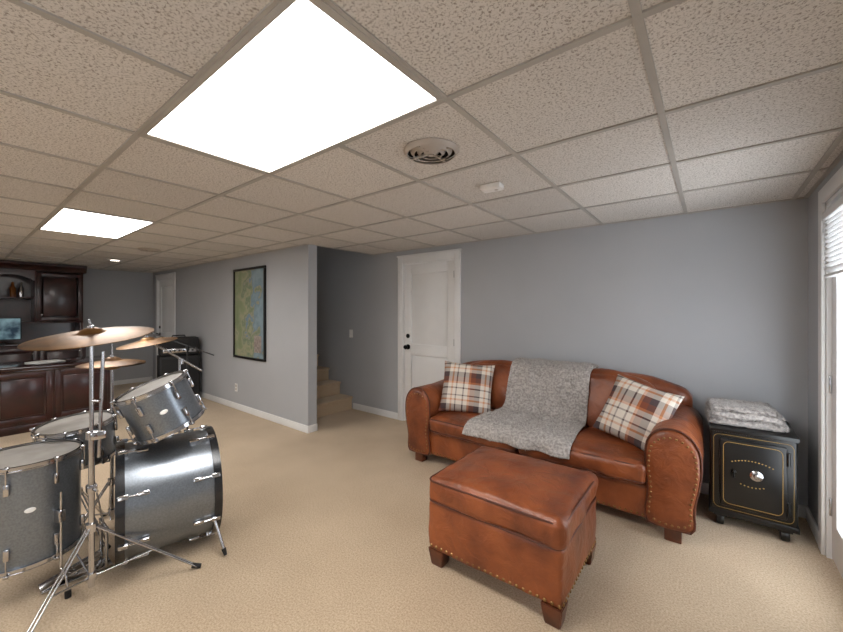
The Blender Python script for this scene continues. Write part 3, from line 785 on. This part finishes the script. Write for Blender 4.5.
ms=empty('microphone_stand',(-4.35,1.55,0))
bm=bmesh.new(); tube(bm,(0,0,0.02),(0,0,1.02),0.009); tube(bm,(0.20,0.18,0.95),(-0.30,-0.26,1.20),0.006)
for k in range(3):
    a=math.radians(30+120*k); tube(bm,(0,0,0.10),(0.27*math.cos(a),0.27*math.sin(a),0.012),0.006)
lathe(bm,[(0,-0.02),(0.018,-0.02),(0.018,0.02),(0,0.02)],Matrix.Translation((0,0,1.03)),14)
fin('stand_and_boom',bm,m_black,ms)

# ---------------- desk ----------------
def raised(bm,x0,x1,z0,z1,y):
    fw=0.055
    abox(bm,x0,x0+fw,y-0.02,y+0.002,z0,z1,0.003); abox(bm,x1-fw,x1,y-0.02,y+0.002,z0,z1,0.003)
    abox(bm,x0+fw,x1-fw,y-0.02,y+0.002,z0,z0+fw,0.003); abox(bm,x0+fw,x1-fw,y-0.02,y+0.002,z1-fw,z1,0.003)
    abox(bm,x0+fw+0.02,x1-fw-0.02,y-0.016,y+0.002,z0+fw+0.02,z1-fw-0.02,0.008)
dk=empty('cherry_desk',(-6.3,-1.3,0),math.radians(90)); DL=2.64
bm=bmesh.new(); abox(bm,0,DL,0.0,0.70,0.0,0.73); abox(bm,-0.01,DL+0.01,-0.014,0.01,0,0.09,0.004); fin('carcass',bm,m_cherry,dk)
bm=bmesh.new(); nP=5
for k in range(nP): raised(bm,0.03+k*(DL-0.06)/nP,0.03+(k+1)*(DL-0.06)/nP-0.02,0.12,0.70,0.0)
fin('raised_panels',bm,m_cherry,dk)
bm=bmesh.new(); abox(bm,-0.03,DL+0.04,-0.045,0.74,0.73,0.77,0.01,3); abox(bm,-0.01,DL+0.015,-0.02,0.01,0.70,0.731,0.004); fin('desk_top',bm,m_top,dk)
pp=empty('paper_stack',(-6.62,0.75,0.771),0.3)
bm=bmesh.new()
for k in range(5): abox(bm,-0.11,0.11,-0.15,0.15,k*0.003,k*0.003+0.0025,0,M=rotm(z=random.uniform(-6,6)))
fin('sheets',bm,m_paper,pp)

# ---------------- built-in cabinetry ----------------
BX=-8.3
bi=empty('built_in_cabinet',(BX,-1.3,0),math.radians(90)); BL=2.72; BD=BX-XL-0.01
bm=bmesh.new()
abox(bm,0,BL,0,BD,0,0.88); abox(bm,0,BL,BD-0.03,BD,0.88,2.10)
fin('base_carcass_and_back',bm,m_cherry,bi)
bm=bmesh.new()
for k in range(5): raised(bm,0.02+k*0.54,0.02+k*0.54+0.52,0.12,0.84,0)
fin('base_doors',bm,m_cherry,bi)
box('countertop',-0.01,BL+0.02,-0.03,BD,0.88,0.92,m_top,bi,0.008)
bm=bmesh.new()
u0=0.20; 
for x in (0.0,0.55,1.10,1.62,2.14,BL-0.03): abox(bm,x,x+0.03,u0,BD-0.02,1.24,2.08,0.002)
abox(bm,0,BL,u0,BD-0.02,1.22,1.25,0.002); abox(bm,0,BL,u0,BD-0.02,2.06,2.10,0.002)
abox(bm,1.13,2.14,u0+0.02,BD-0.02,1.62,1.64,0.001); 
abox(bm,BL-0.04,BL,u0+0.02,BD-0.02,0.92,1.24,0.003)
fin('upper_frames_and_shelves',bm,m_cherry,bi)
bm=bmesh.new(); raised(bm,2.16,BL-0.01,1.26,2.04,u0); raised(bm,0.01,0.56,1.26,2.04,u0); raised(bm,0.57,1.11,1.26,2.04,u0)
fin('upper_doors',bm,m_cherry,bi)
bm=bmesh.new()
for (a0,a1) in ((1.13,1.62),(1.65,2.14)):
    seg=16; top=2.06
    for k in range(seg):
        xa=a0+(a1-a0)*k/seg; xb=a0+(a1-a0)*(k+1)/seg; u=((xa+xb)/2-(a0+a1)/2)/((a1-a0)/2)
        abox(bm,xa,xb,u0-0.002,u0+0.02,1.99-0.10*(abs(u)**2.2),top)
fin('arched_valances',bm,m_cherry,bi)
bm=bmesh.new()
prof=[(u0,2.07),(u0-0.02,2.08),(u0-0.03,2.11),(u0-0.055,2.14),(u0-0.07,2.15),(u0-0.07,2.19),(BD,2.19),(BD,2.07)]
A=[bm.verts.new((-0.01,y,z)) for y,z in prof]; B=[bm.verts.new((BL+0.04,y,z)) for y,z in prof]
for i in range(len(prof)):
    j=(i+1)%len(prof); bm.faces.new((A[i],A[j],B[j],B[i]))
bm.faces.new(A[::-1]); bm.faces.new(B); fin('crown_moulding',bm,m_cherry,bi)
bm=bmesh.new()
for x in (2.22,1.05,0.64): dome(bm,(x,u0-0.02,1.36),(0,-1,0),0.014,12)
for k in range(5): dome(bm,(0.02+k*0.54+0.46,-0.02,0.76),(0,-1,0),0.014,12)
fin('door_knobs',bm,m_chrome,bi)
dv=empty('glass_bottle',(BX-0.40,0.62,1.642))
for i,(dy,r_) in enumerate(((0,0.035),(0.09,0.03))):
    bm=bmesh.new(); lathe(bm,[(0,0.0),(r_,0.0),(r_,0.14),(r_*0.5,0.18),(r_*0.4,0.24),(0,0.24)],Matrix.Translation((0,dy,0)),20); fin('bottle_%d'%(i+1),bm,m_chrome if i else MAT('amber_glass',(120,70,30),0.1,nscale=5),dv)
mo=empty('computer_monitor',(-8.22,0.40,0.922),math.radians(90))
bm=bmesh.new(); abox(bm,-0.11,0.11,-0.02,0.10,0.0,0.014,0.004); tube(bm,(0,0.07,0.01),(0,0.065,0.16),0.016); fin('stand',bm,m_black,mo)
box('bezel',-0.28,0.28,0.03,0.06,0.06,0.40,m_black,mo,0.006); box('screen',-0.265,0.265,0.026,0.031,0.075,0.385,m_screen,mo)

# ---------------- guitar amplifier ----------------
am=empty('guitar_amplifier',(-6.55,2.26,0),math.radians(78))
bm=bmesh.new(); abox(bm,-0.30,0.24,-0.02,0.36,0.02,0.72,0.02,3); fin('speaker_cabinet',bm,m_black,am)
box('grille',-0.27,0.21,-0.03,-0.015,0.06,0.68,m_grille,am,0.004)
bm=bmesh.new(); abox(bm,-0.29,0.23,0.0,0.30,0.725,1.0,0.018,3); fin('amp_head',bm,m_black,am)
box('control_panel',-0.25,0.19,-0.008,0.004,0.77,0.83,m_chrome,am,0.002)
box('head_grille',-0.26,0.20,-0.006,0.004,0.85,0.97,m_grille,am,0.002)
bm=bmesh.new()
for k in range(7): lathe(bm,[(0,0.018),(0.012,0.018),(0.014,0)],Matrix.Translation((-0.22+k*0.06,-0.008,0.80))@rotm(x=90),12)
fin('knobs',bm,m_black,am)
bm=bmesh.new(); sweep(bm,[(-0.12,0.15,1.0),(-0.11,0.15,1.03),(0.05,0.15,1.03),(0.06,0.15,1.0)],0.01,8); 
for a in (-0.27,0.21):
    for b in (0.02,0.32): tube(bm,(a,b,0.0),(a,b,0.025),0.02)
fin('handle_and_feet',bm,m_rubber,am)

# ---------------- world, camera ----------------
w=bpy.data.worlds.new('daylight'); S.world=w; w.use_nodes=True
bg=w.node_tree.nodes['Background']; bg.inputs[0].default_value=(0.88,0.94,1,1); bg.inputs[1].default_value=6.0

cam=bpy.data.cameras.new('camera'); co=bpy.data.objects.new('camera',cam); S.collection.objects.link(co)
co.location=(0,0,1.42); co.rotation_euler=(math.radians(90),0,math.radians(38))
cam.sensor_width=36; cam.lens=369/843*36; cam.shift_y=-5/843; cam.clip_start=0.02
S.camera=co
